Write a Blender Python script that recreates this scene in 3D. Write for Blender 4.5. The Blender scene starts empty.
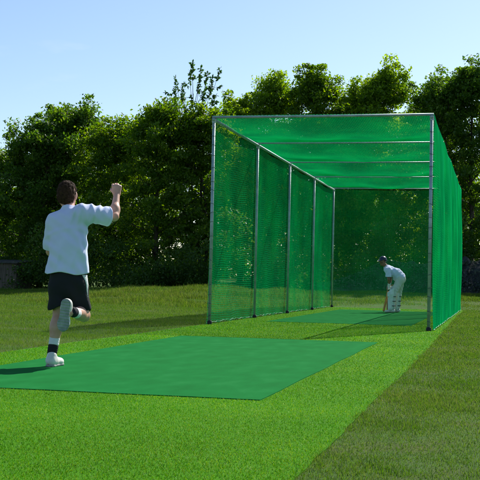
import bpy, math, numpy as np
from mathutils import Vector, Matrix

# ------------------------------------------------------------------ camera, sky, sun, exposure
scene = bpy.context.scene
COL = scene.collection
CAM = np.array([4.848, -18.5606, 0.8065])
YAW, PITCH, ROLL, FPX = 0.22944, 0.035225, 0.021687, 1100.0
fw = Vector((-math.sin(YAW)*math.cos(PITCH), math.cos(YAW)*math.cos(PITCH), math.sin(PITCH)))
rt = Vector((math.cos(YAW), math.sin(YAW), 0)); up = rt.cross(fw)
r2 = rt*math.cos(ROLL) + up*math.sin(ROLL); u2 = -rt*math.sin(ROLL) + up*math.cos(ROLL)
cd = bpy.data.cameras.new('camera'); cam = bpy.data.objects.new('camera', cd); COL.objects.link(cam)
m3 = Matrix((r2, u2, -fw)).transposed()
cam.matrix_world = Matrix.Translation(Vector(CAM)) @ m3.to_4x4()
cd.sensor_width = 36; cd.lens = 36*FPX/480; cd.clip_start = 0.05; cd.clip_end = 2000
scene.camera = cam

SUNV = Vector((1.47, 3.9, 3.62)).normalized()
world = bpy.data.worlds.new('World'); scene.world = world; world.use_nodes = True
wn, wl = world.node_tree.nodes, world.node_tree.links
wn.clear()
wo = wn.new('ShaderNodeOutputWorld'); bg = wn.new('ShaderNodeBackground'); sky = wn.new('ShaderNodeTexSky')
sky.sky_type = 'NISHITA'; sky.sun_disc = False
sky.sun_elevation = math.asin(SUNV.z); sky.sun_rotation = math.atan2(SUNV.x, SUNV.y)
sky.air_density = 1.0; sky.dust_density = 0.6; sky.ozone_density = 3.4
bg.inputs[1].default_value = 0.095
# a few thin wisps of cloud
tc = wn.new('ShaderNodeTexCoord'); mp = wn.new('ShaderNodeMapping'); mp.inputs['Scale'].default_value = (2.2, 2.2, 9)
mp.inputs['Location'].default_value = (0.35, 0.1, 0.2)
nz = wn.new('ShaderNodeTexNoise'); nz.inputs['Scale'].default_value = 2.4; nz.inputs['Detail'].default_value = 7
rp = wn.new('ShaderNodeValToRGB'); rp.color_ramp.elements[0].position = .60; rp.color_ramp.elements[1].position = .88
rp.color_ramp.elements[1].color = (.55, .55, .55, 1)
mx = wn.new('ShaderNodeMixRGB'); mx.inputs[2].default_value = (6.6, 7.0, 7.4, 1)
wl.new(tc.outputs['Generated'], mp.inputs[0]); wl.new(mp.outputs[0], nz.inputs['Vector']); wl.new(nz.outputs[0], rp.inputs[0])
wl.new(rp.outputs[0], mx.inputs[0]); wl.new(sky.outputs[0], mx.inputs[1]); wl.new(mx.outputs[0], bg.inputs[0]); wl.new(bg.outputs[0], wo.inputs[0])
sd = bpy.data.lights.new('sun', 'SUN'); sd.energy = 4.8; sd.angle = math.radians(0.5); sd.color = (1, .95, .86)
sun = bpy.data.objects.new('sun', sd); COL.objects.link(sun)
sun.rotation_euler = SUNV.to_track_quat('Z', 'Y').to_euler(); sun.location = (20, 40, 40)
scene.render.engine = 'CYCLES'
scene.view_settings.view_transform = 'Standard'; scene.view_settings.look = 'None'
scene.view_settings.exposure = 0.62; scene.view_settings.gamma = 1; scene.view_settings.use_curve_mapping = False
scene.cycles.transparent_max_bounces = 32; scene.cycles.max_bounces = 8; scene.cycles.use_denoising = True

W, H, L, BAY = 3.764, 3.623, 14.64, 3.66
rng = np.random.default_rng(7)

# ------------------------------------------------------------------ helpers
def tag(o, label=None, cat=None, group=None, kind=None):
    if label: o['label'] = label
    if cat: o['category'] = cat
    if group: o['group'] = group
    if kind: o['kind'] = kind
    return o

def mesh_np(name, V, F, mat, parent=None, smooth=False, uv=None):
    """V (n,3); F (m,k) with constant k, or list of tuples"""
    me = bpy.data.meshes.new(name)
    V = np.asarray(V, dtype=np.float32)
    if isinstance(F, np.ndarray):
        m, k = F.shape
        me.vertices.add(len(V)); me.vertices.foreach_set('co', V.ravel())
        me.loops.add(m*k); me.loops.foreach_set('vertex_index', F.astype(np.int32).ravel())
        me.polygons.add(m); me.polygons.foreach_set('loop_start', np.arange(0, m*k, k, dtype=np.int32))
        me.update(calc_edges=True); me.validate()
    else:
        me.from_pydata([tuple(map(float, v)) for v in V], [], [tuple(int(i) for i in f) for f in F])
    if uv is not None:
        l = me.uv_layers.new(name='UVMap')
        vi = np.zeros(len(me.loops), dtype=np.int32); me.loops.foreach_get('vertex_index', vi)
        l.data.foreach_set('uv', np.asarray(uv, dtype=np.float32)[vi].ravel())
    if smooth: me.polygons.foreach_set('use_smooth', np.ones(len(me.polygons), dtype=bool))
    me.materials.append(mat)
    o = bpy.data.objects.new(name, me); COL.objects.link(o)
    if parent: o.parent = parent
    return o

def empty(name, loc, rz=0):
    o = bpy.data.objects.new(name, None); COL.objects.link(o); o.location = loc; o.rotation_euler = (0, 0, rz)
    o.empty_display_size = .2
    return o

class MB:
    def __init__(s): s.V = []; s.F = []
    def add(s, V, F):
        n = len(s.V); s.V.extend([tuple(v) for v in V]); s.F.extend([tuple(i+n for i in f) for f in F])
    def box(s, lo, hi, R=None, at=(0, 0, 0)):
        x0, y0, z0 = lo; x1, y1, z1 = hi
        V = [(x0,y0,z0),(x1,y0,z0),(x1,y1,z0),(x0,y1,z0),(x0,y0,z1),(x1,y0,z1),(x1,y1,z1),(x0,y1,z1)]
        if R is not None: V = [tuple(R @ Vector(v) + Vector(at)) for v in V]
        s.add(V, [(0,3,2,1),(4,5,6,7),(0,1,5,4),(1,2,6,5),(2,3,7,6),(3,0,4,7)])
    def tube(s, pts, rad, n=10, cap=True):
        pts = [Vector(p) for p in pts]
        if not hasattr(rad, '__len__'): rad = [rad]*len(pts)
        ref = None; rings = []
        for i, p in enumerate(pts):
            t = (pts[min(i+1, len(pts)-1)] - pts[max(i-1, 0)])
            if t.length < 1e-9: t = Vector((0, 0, 1))
            t.normalize()
            if ref is None or abs(ref.dot(t)) > .98:
                ref = Vector((1, 0, 0)) if abs(t.x) < .8 else Vector((0, 1, 0))
            a = (ref - t*ref.dot(t)).normalized(); b = t.cross(a); ref = a
            rings.append([p + (a*math.cos(2*math.pi*k/n) + b*math.sin(2*math.pi*k/n))*rad[i] for k in range(n)])
        V = [v for r in rings for v in r]; F = []
        for i in range(len(pts)-1):
            for k in range(n):
                F.append((i*n+k, i*n+(k+1) % n, (i+1)*n+(k+1) % n, (i+1)*n+k))
        if cap:
            F.append(tuple(range(n))[::-1]); F.append(tuple((len(pts)-1)*n+k for k in range(n)))
        s.add(V, F)
    def build(s, name, mat, parent=None, smooth=False, bevel=0):
        o = mesh_np(name, s.V, s.F, mat, parent, smooth)
        if bevel:
            b = o.modifiers.new('bevel', 'BEVEL'); b.width = bevel; b.segments = 2; b.limit_method = 'ANGLE'
        return o

# ------------------------------------------------------------------ materials
def newmat(name):
    m = bpy.data.materials.new(name); m.use_nodes = True
    return m, m.node_tree.nodes, m.node_tree.links, m.node_tree.nodes['Principled BSDF']

def noise_mat(name, stops, scale=5, detail=6, rough=.8, bump=0, bscale=None, bdist=.01, spec=.3, coords='Object', metallic=0, rnd=0, stretch=None):
    m, n, l, b = newmat(name)
    tc = n.new('ShaderNodeTexCoord'); src = tc.outputs[coords]
    if stretch:
        mp = n.new('ShaderNodeMapping'); mp.inputs['Scale'].default_value = stretch; l.new(src, mp.inputs[0]); src = mp.outputs[0]
    t = n.new('ShaderNodeTexNoise'); t.inputs['Scale'].default_value = scale; t.inputs['Detail'].default_value = detail
    l.new(src, t.inputs['Vector'])
    r = n.new('ShaderNodeValToRGB'); cr = r.color_ramp
    while len(cr.elements) < len(stops): cr.elements.new(.5)
    for e, (p, c) in zip(cr.elements, stops): e.position = p; e.color = (*c, 1)
    l.new(t.outputs[0], r.inputs[0]); out = r.outputs[0]
    if rnd:
        g = n.new('ShaderNodeNewGeometry'); hs = n.new('ShaderNodeHueSaturation')
        mr = n.new('ShaderNodeMapRange'); mr.inputs[3].default_value = 1-rnd; mr.inputs[4].default_value = 1+rnd
        l.new(g.outputs['Random Per Island'], mr.inputs[0]); l.new(mr.outputs[0], hs.inputs['Value']); l.new(out, hs.inputs['Color']); out = hs.outputs[0]
    l.new(out, b.inputs['Base Color'])
    b.inputs['Roughness'].default_value = rough; b.inputs['Specular IOR Level'].default_value = spec; b.inputs['Metallic'].default_value = metallic
    if bump:
        t2 = n.new('ShaderNodeTexNoise'); t2.inputs['Scale'].default_value = bscale or scale*4; t2.inputs['Detail'].default_value = 5
        l.new(src, t2.inputs['Vector'])
        bp = n.new('ShaderNodeBump'); bp.inputs['Strength'].default_value = bump; bp.inputs['Distance'].default_value = bdist
        l.new(t2.outputs[0], bp.inputs['Height']); l.new(bp.outputs[0], b.inputs['Normal'])
    return m

def leaf_mat(name, c1, c2, c3, trans=.5, gloss=.35, scale=.6, spec=.35):
    """leaf: diffuse + translucent, colour by island and by a broad noise"""
    m, n, l, b = newmat(name)
    g = n.new('ShaderNodeNewGeometry'); tc = n.new('ShaderNodeTexCoord')
    t = n.new('ShaderNodeTexNoise'); t.inputs['Scale'].default_value = scale; t.inputs['Detail'].default_value = 2; l.new(tc.outputs['Object'], t.inputs['Vector'])
    ma = n.new('ShaderNodeMath'); ma.operation = 'MULTIPLY_ADD'; ma.inputs[1].default_value = .55
    l.new(g.outputs['Random Per Island'], ma.inputs[0])
    m2 = n.new('ShaderNodeMath'); m2.operation = 'MULTIPLY'; m2.inputs[1].default_value = .5; l.new(t.outputs[0], m2.inputs[0]); l.new(m2.outputs[0], ma.inputs[2])
    r = n.new('ShaderNodeValToRGB'); cr = r.color_ramp; cr.elements.new(.5)
    for e, p, c in zip(cr.elements, (.15, .5, .9), (c1, c2, c3)): e.position = p; e.color = (*c, 1)
    l.new(ma.outputs[0], r.inputs[0])
    if name == 'turf_fibre':   # the strip is brushed and worn in soft patches
        tp_ = n.new('ShaderNodeTexNoise'); tp_.inputs['Scale'].default_value = .45; tp_.inputs['Detail'].default_value = 5; l.new(tc.outputs['Object'], tp_.inputs['Vector'])
        mr = n.new('ShaderNodeMapRange'); mr.inputs[1].default_value = .35; mr.inputs[2].default_value = .65; mr.inputs[3].default_value = .78; mr.inputs[4].default_value = 1.22; l.new(tp_.outputs[0], mr.inputs[0])
        hv = n.new('ShaderNodeHueSaturation'); l.new(mr.outputs[0], hv.inputs['Value']); l.new(r.outputs[0], hv.inputs['Color']); r = hv
    l.new(r.outputs[0], b.inputs['Base Color']); b.inputs['Roughness'].default_value = gloss+.15; b.inputs['Specular IOR Level'].default_value = spec
    tr = n.new('ShaderNodeBsdfTranslucent')
    hs = n.new('ShaderNodeHueSaturation'); hs.inputs['Value'].default_value = 1.7; hs.inputs['Saturation'].default_value = 1.1; hs.inputs['Hue'].default_value = .495
    l.new(r.outputs[0], hs.inputs['Color']); l.new(hs.outputs[0], tr.inputs[0])
    mix = n.new('ShaderNodeMixShader'); mix.inputs[0].default_value = trans
    l.new(b.outputs[0], mix.inputs[1]); l.new(tr.outputs[0], mix.inputs[2]); l.new(mix.outputs[0], n['Material Output'].inputs[0])
    return m

def net_mat(name, col):
    m, n, l, b = newmat(name)
    tc = n.new('ShaderNodeTexCoord')
    t = n.new('ShaderNodeTexNoise'); t.inputs['Scale'].default_value = 1.2; t.inputs['Detail'].default_value = 4; l.new(tc.outputs['Object'], t.inputs['Vector'])
    r = n.new('ShaderNodeValToRGB'); r.color_ramp.elements[0].position = .3; r.color_ramp.elements[1].position = .7
    r.color_ramp.elements[0].color = (col[0]*.8, col[1]*.8, col[2]*.85, 1); r.color_ramp.elements[1].color = (col[0]*1.3, col[1]*1.15, col[2]*1.1, 1)
    l.new(t.outputs[0], r.inputs[0]); l.new(r.outputs[0], b.inputs['Base Color']); b.inputs['Roughness'].default_value = .9; b.inputs['Specular IOR Level'].default_value = .0
    tr = n.new('ShaderNodeBsdfTranslucent'); l.new(r.outputs[0], tr.inputs[0])
    mix = n.new('ShaderNodeMixShader'); mix.inputs[0].default_value = .55; l.new(b.outputs[0], mix.inputs[1]); l.new(tr.outputs[0], mix.inputs[2])
    l.new(mix.outputs[0], n['Material Output'].inputs[0])
    return m

def ground_mat():
    m, n, l, b = newmat('rough_grass_ground')
    tc = n.new('ShaderNodeTexCoord')
    def noise(scale, det=5, lo=.4, hi=.6):
        t = n.new('ShaderNodeTexNoise'); t.inputs['Scale'].default_value = scale; t.inputs['Detail'].default_value = det
        l.new(tc.outputs['Object'], t.inputs['Vector'])
        r = n.new('ShaderNodeMapRange'); r.inputs[1].default_value = lo; r.inputs[2].default_value = hi; l.new(t.outputs[0], r.inputs[0]); return r.outputs[0]
    def mix(f, a, c):
        x = n.new('ShaderNodeMixRGB')
        l.new(f, x.inputs[0])
        for i, v in ((1, a), (2, c)):
            if isinstance(v, tuple): x.inputs[i].default_value = (*v, 1)
            else: l.new(v, x.inputs[i])
        return x.outputs[0]
    g = mix(noise(.5), (.040, .098, .014), (.062, .124, .020))
    g = mix(noise(1.7, 6, .48, .68), g, (.078, .096, .028))
    g = mix(noise(28, 4, .5, .75), g, (.045, .07, .018))
    g = mix(noise(75, 3, .6, .72), g, (.08, .09, .03))
    l.new(g, b.inputs['Base Color']); b.inputs['Roughness'].default_value = .95; b.inputs['Specular IOR Level'].default_value = .1
    t2 = n.new('ShaderNodeTexNoise'); t2.inputs['Scale'].default_value = 120; t2.inputs['Detail'].default_value = 6; l.new(tc.outputs['Object'], t2.inputs['Vector'])
    bp = n.new('ShaderNodeBump'); bp.inputs['Strength'].default_value = .6; bp.inputs['Distance'].default_value = .012
    l.new(t2.outputs[0], bp.inputs['Height']); l.new(bp.outputs[0], b.inputs['Normal'])
    return m

M = {}
M['ground'] = ground_mat()
M['turf'] = noise_mat('artificial_turf', [(.3, (.032, .14, .002)), (.55, (.055, .20, .002)), (.75, (.10, .26, .01))], 160, 4, .9, .7, 220, .006, .05)
M['mat'] = noise_mat('green_felt_matting', [(.3, (.008, .128, .026)), (.55, (.009, .148, .031)), (.9, (.020, .18, .046))], 4.5, 15, .95, .5, 240, .004, .02, stretch=(1.2, .5, 1))
M['fibre'] = leaf_mat('turf_fibre', (.038, .178, .002), (.060, .255, .002), (.34, .46, .06), .25, .5, 1, .12)
M['grass'] = leaf_mat('rough_grass_blade', (.044, .116, .011), (.070, .150, .016), (.145, .17, .042), .4, .6, .5, .12)
M['tallgrass'] = leaf_mat('tall_grass_blade', (.050, .108, .012), (.077, .138, .017), (.17, .19, .05), .40, .6, .4, .12)
M['steel'] = noise_mat('galvanised_steel', [(.3, (.22, .31, .31)), (.7, (.36, .45, .45))], 9, 5, .45, .1, 30, .002, .5, metallic=.35)
M['rubber'] = noise_mat('black_rubber', [(.3, (.01, .012, .015)), (.7, (.03, .03, .035))], 20, 3, .7)
M['cord'] = noise_mat('pale_cord', [(.3, (.06, .30, .16)), (.7, (.34, .48, .36))], 40, 3, .8)
M['dcord'] = noise_mat('dark_green_cord', [(.3, (.03, .09, .06)), (.7, (.06, .15, .10))], 40, 3, .8)
M['net'] = net_mat('green_netting', (.010, .64, .25))
M['bark'] = noise_mat('bark', [(.3, (.035, .028, .018)), (.7, (.10, .08, .055))], 6, 8, .9, .8, 20, .03, stretch=(3, 3, .6))
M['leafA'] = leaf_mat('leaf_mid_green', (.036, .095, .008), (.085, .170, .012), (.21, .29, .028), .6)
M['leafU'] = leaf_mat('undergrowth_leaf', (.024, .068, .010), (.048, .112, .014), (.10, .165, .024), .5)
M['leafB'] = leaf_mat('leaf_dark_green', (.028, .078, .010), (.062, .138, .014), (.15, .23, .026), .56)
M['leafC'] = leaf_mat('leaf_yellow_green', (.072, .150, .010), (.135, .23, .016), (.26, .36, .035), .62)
M['leafS'] = leaf_mat('leaf_sapling', (.03, .08, .015), (.045, .11, .02), (.07, .15, .03), .35)
M['bramble'] = leaf_mat('bramble_leaf', (.016, .035, .018), (.032, .055, .034), (.085, .105, .08), .2)
M['soil'] = noise_mat('mound_soil', [(.3, (.016, .022, .020)), (.55, (.030, .038, .036)), (.8, (.065, .075, .07))], 4, 9, .95, 1, 9, .15)
M['wood'] = noise_mat('weathered_timber', [(.3, (.07, .06, .045)), (.7, (.16, .135, .10))], 5, 8, .9, .5, 14, .01, stretch=(6, 6, .5))
M['felt'] = noise_mat('roofing_felt', [(.3, (.03, .035, .03)), (.7, (.07, .075, .06))], 8, 6, .95)

# ------------------------------------------------------------------ ground
def ss(x, a, b):
    t = np.clip((x-a)/(b-a), 0, 1); return t*t*(3-2*t)
_wr = np.random.default_rng(21); _wk = [(_wr.uniform(0, 2*math.pi), _wr.uniform(.8, 6), _wr.uniform(0, 6.28)) for _ in range(14)]
def wob(x, y):
    t = 0
    for a, k, p in _wk: t = t+np.sin((x*math.cos(a)+y*math.sin(a))*k+p)/k**.4
    return t*.75
def gh(x, y):
    x = np.asarray(x, float); y = np.asarray(y, float)
    side = ss(x, -14, -7)
    h = ss(y, 14.8, 21)*(.16+.24*side) + ss(y, 24, 40)*.5
    h = h + .16*np.exp(-((x+5.2)/2.4)**2 - ((y-17)/3.5)**2)
    h = h + .06*ss(x, 4.6, 7)*ss(y, -6, 10)
    away = 1-(ss(x, -.6, -.15)*(1-ss(x, 4.1, 4.6))*(1-ss(y, 14.8, 16)))
    h = h + wob(x, y)*.006*away - .003*(1-away)
    return h
def axis(lo, a, b, hi, st, g=1.35):
    c = list(np.arange(a, b+1e-6, st)); s = st; v = b
    while v < hi: s *= g; v += s; c.append(v)
    s = st; v = a; pre = []
    while v > lo: s *= g; v -= s; pre.append(v)
    return np.array(pre[::-1]+c)
ax = axis(-420, -22, 12, 420, .2); ay = axis(-160, -20, 26, 900, .2)
X, Y = np.meshgrid(ax, ay, indexing='ij'); Z = gh(X, Y)
def gridF(nx, ny):
    i, j = np.meshgrid(np.arange(nx-1), np.arange(ny-1), indexing='ij'); a = (i*ny+j).ravel()
    return np.stack([a, a+ny, a+ny+1, a+1], 1)
tag(mesh_np('ground', np.stack([X.ravel(), Y.ravel(), Z.ravel()], 1), gridF(len(ax), len(ay)), M['ground'], smooth=True), kind='structure')

def slab(name, outline, z0, z1, mat):
    n = len(outline); V = [(x, y, z1) for x, y in outline]+[(x, y, z0) for x, y in outline]
    F = [tuple(range(n))]+[(i, i+n, (i+1) % n+n, (i+1) % n) for i in range(n)]
    return mesh_np(name, V, F, mat)
# artificial turf strip with a slightly ragged right edge
ys = np.arange(-20, 15.01, .12)
def rx(y): return 4.06 - .14*ss(y, -9, 12) + .006*math.sin(y*1.3)+.004*math.sin(y*5.3+1)+.004*math.sin(y*11.7)
def lx(y): return -.06 + .02*math.sin(y*1.3)
out = [(lx(y), y) for y in ys[::-1]] + [(rx(y), y) for y in ys]
tag(slab('artificial_turf', out, -.03, .005, M['turf']), kind='structure')

def mat_outline(x0, x1, y0, y1, s):
    o = []
    for i in range(24): o.append((x0+(x1-x0)*i/24, y0+.006*math.sin(i*.7+s)))
    for i in range(24): o.append((x1+.005*math.sin(i*.9+s), y0+(y1-y0)*i/24))
    for i in range(24): o.append((x1+(x0-x1)*i/24, y1+.006*math.sin(i*.6+s*2)))
    for i in range(24): o.append((x0+.005*math.sin(i*.8+s), y1+(y0-y1)*i/24))
    return o
o = slab('bowling_mat', mat_outline(.66, 3.34, -11.42, -4.02, 0), .004, .0115, M['mat'])
tag(o, 'worn green run-up mat lying in front of the net cage, under the bowler', 'mat', 'green mats on the strip')
o = slab('batting_mat', mat_outline(.60, 3.33, 1.95, 12.1, 1.5), .004, .0115, M['mat'])
tag(o, 'green batting mat on the turf inside the net cage, under the batsman', 'mat', 'green mats on the strip')

# ------------------------------------------------------------------ net cage
cage = empty('practice_net_cage', (0, 0, 0))
tag(cage, 'long cricket practice cage of emerald green netting on galvanised poles', 'net cage')
PR = .024
for i in range(5):
    for sx in (0, 1):
        x = sx*W; y = i*BAY
        mb = MB(); mb.tube([(x, y, .02), (x, y, H-.02)], PR if i else PR*1.15, 14)
        p = mb.build('post', M['steel'], cage, True)
        fb = MB(); fb.tube([(x, y, .008), (x, y, .05), (x, y, .07)], [.043, .042, .034], 16); fb.build('rubber_foot', M['rubber'], p, False, .006)
        cl = MB(); cl.tube([(x, y, H-.10), (x, y, H-.03)], PR+.01, 14); cl.tube([(x-.03, y, H-.065), (x+.03, y, H-.065)], .006, 6)
        cl.build('clamp', M['steel'], p, False)
        if i == 0:      # cord laced round the front posts holds the net edge
            for k in range(17):
                lc = MB(); zz = .14+k*.2+rng.uniform(-.05, .05); tl = rng.uniform(-.012, .012); e_ = PR*1.15+.004; sd_ = 1 if sx else -1
                lc.tube([(x+math.cos(a)*e_+(sd_*.012 if math.cos(a)*sd_ > .5 else 0), y+math.sin(a)*e_, zz+tl*math.cos(a)) for a in np.linspace(0, 2*math.pi, 14)], .0035, 5, False)
                lc.build('net_tie', M['dcord'], p, True)
for i in range(5):
    mb = MB(); mb.tube([(-.03, i*BAY, H-.0), (W*.5, i*BAY, H-.008), (W+.03, i*BAY, H)], PR*(.95 if i == 0 else .62), 12); mb.build('cross_rail', M['steel'], cage, True)
for sx in (0, 1):
    mb = MB(); mb.tube([(sx*W, -.05, H-.045), (sx*W, L+.05, H-.045)], PR*1.15, 12); mb.build('top_rail', M['steel'], cage, True)

def threads(name, fn, lines, rad0, mat, S=40, nrm=(0, 0, 1), vrad=None):
    """real knotted threads: every line is a uv polyline on the draped surface, built as a thin triangular tube"""
    VV = []; FF = []; n0 = 0
    for (u0, v0, u1, v1) in lines:
        k = max(3, int(S*math.hypot(u1-u0, v1-v0))+2); rad = vrad if (vrad and u0 == u1) else rad0
        t = np.linspace(0, 1, k); u = u0+(u1-u0)*t; v = v0+(v1-v0)*t
        P = fn(u, v); T = np.gradient(P, axis=0); T /= np.linalg.norm(T, axis=1)[:, None]
        N = np.array(nrm, float)[None, :]-T*(T@np.array(nrm, float))[:, None]; N /= np.linalg.norm(N, axis=1)[:, None]; B = np.cross(T, N)
        ring = [P+rad*(N*math.cos(q)+B*math.sin(q)) for q in (0, 2.094, 4.189)]
        V = np.stack(ring, 1).reshape(-1, 3); i = (np.arange(k-1)*3)[:, None]
        for q in range(3):
            r_ = (q+1) % 3; FF.append(n0+np.concatenate([i+q, i+r_, i+3+r_, i+3+q], 1))
        VV.append(V); n0 += len(V)
    return mesh_np(name, np.concatenate(VV), np.concatenate(FF), mat, cage, True)
def square_lines(A, B, c):
    """A, B lengths in metres; returns uv lines of a slightly uneven square mesh"""
    o = []
    for k in range(int(A/c)+1): q = min(1, (k+rng.uniform(-.10, .10))*c/A); q = max(q, 0); o.append((q, 0, q, 1))
    for k in range(int(B/c)+1): q = min(1, max(0, (k+rng.uniform(-.06, .06))*c/B)); o.append((0, q, 1, q))
    return o
def diamond_lines(A, B, c):
    o = []; s_ = c*1.414
    for sg in (1, -1):
        k = -B if sg > 0 else 0
        while k < (A if sg > 0 else A+B):
            # along A: a = k + sg*b, clip b in [0,B], a in [0,A]
            bs = [0, B]; a0 = k; a1 = k+sg*B
            t0, t1 = 0.0, 1.0; da = a1-a0
            lo_, hi_ = sorted(((0-a0)/da, (A-a0)/da)); t0 = max(t0, lo_); t1 = min(t1, hi_)
            if t1 > t0: o.append(((a0+da*t0)/A, t0, (a0+da*t1)/A, t1))
            k += s_
    return o
def side(sgn, x0):
    def f(u, v):
        v = np.clip(v+.004*np.sin(u*47+v*7)+.003*np.sin(u*101)*np.sin(np.pi*v), 0, 1)
        y = u*L; bay = np.abs(np.sin(np.pi*y/BAY))
        folds = .007*np.sin(y*2.9+v*1.3)+.003*np.sin(y*7.1+1+.8*v)
        x = x0 + sgn*(.012 + bay*(.10*np.sin(np.pi*v)**.8*(1-.3*v)) + bay*folds*(1-v*.6)+.03*(1-v)**6)
        z = .012+ v*(H-.03) - .07*bay*v**8 + .025*bay*(1-v)**8*(.5+.5*np.sin(y*6))
        z = z+.010*np.sin(y*1.7+v*5)*np.sin(np.pi*v)
        return np.stack([x, y, z], 1)
    return f
LN = square_lines(L, H, .042)
for sg, x0 in ((-1, -.016), (1, W+.034)):
    fn = side(sg, x0); hz = [l for l in LN if l[1] == l[3]]; vt = [l for l in LN if l[1] != l[3]]
    V1 = threads('side_net', fn, [l for l in vt]+[(a, b, c, d) for a, b, c, d in hz], .0036, M['net'], 110, (1, 0, 0), .0023 if sg < 0 else .0027)
def roof(u, v):
    y = u*L; x = -.03+v*(W+.06); bay = np.abs(np.sin(np.pi*y/BAY))
    z = H+.026-bay*(.10*np.sin(np.pi*v)+.05)-.02*bay*np.sin(x*4+y)
    return np.stack([x, y, z], 1)
threads('roof_net', roof, diamond_lines(L, W, .042), .0025, M['net'], 60, (0, 0, 1))
def back(u, v):
    x = -.02+u*(W+.04); z = .012+v*(H-.02)-.05*np.sin(np.pi*u)*v**10
    y = L+.035+.12*np.sin(np.pi*u)*np.sin(np.pi*v)+.02*np.sin(x*6+v)*(1-v)
    return np.stack([x, y, z], 1)
threads('back_net', back, square_lines(W, H, .030), .0016, M['net'], 30, (0, 1, 0))
for sx in (0, 1):   # weighted white cord threaded through the bottom edge
    mb = MB(); sgn = -1 if sx == 0 else 1; pts = []
    for k in range(0, 400):
        y = k/399*L; bay = abs(math.sin(math.pi*y/BAY))
        pts.append(((W+.05 if sx else -.03)+sgn*(.03+.012*math.sin(y*9)), y, .028+.010*bay*(1+math.sin(y*17))))
    mb.tube(pts, .0055, 6); mb.build('bottom_cord', M['cord'], cage, True)

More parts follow.
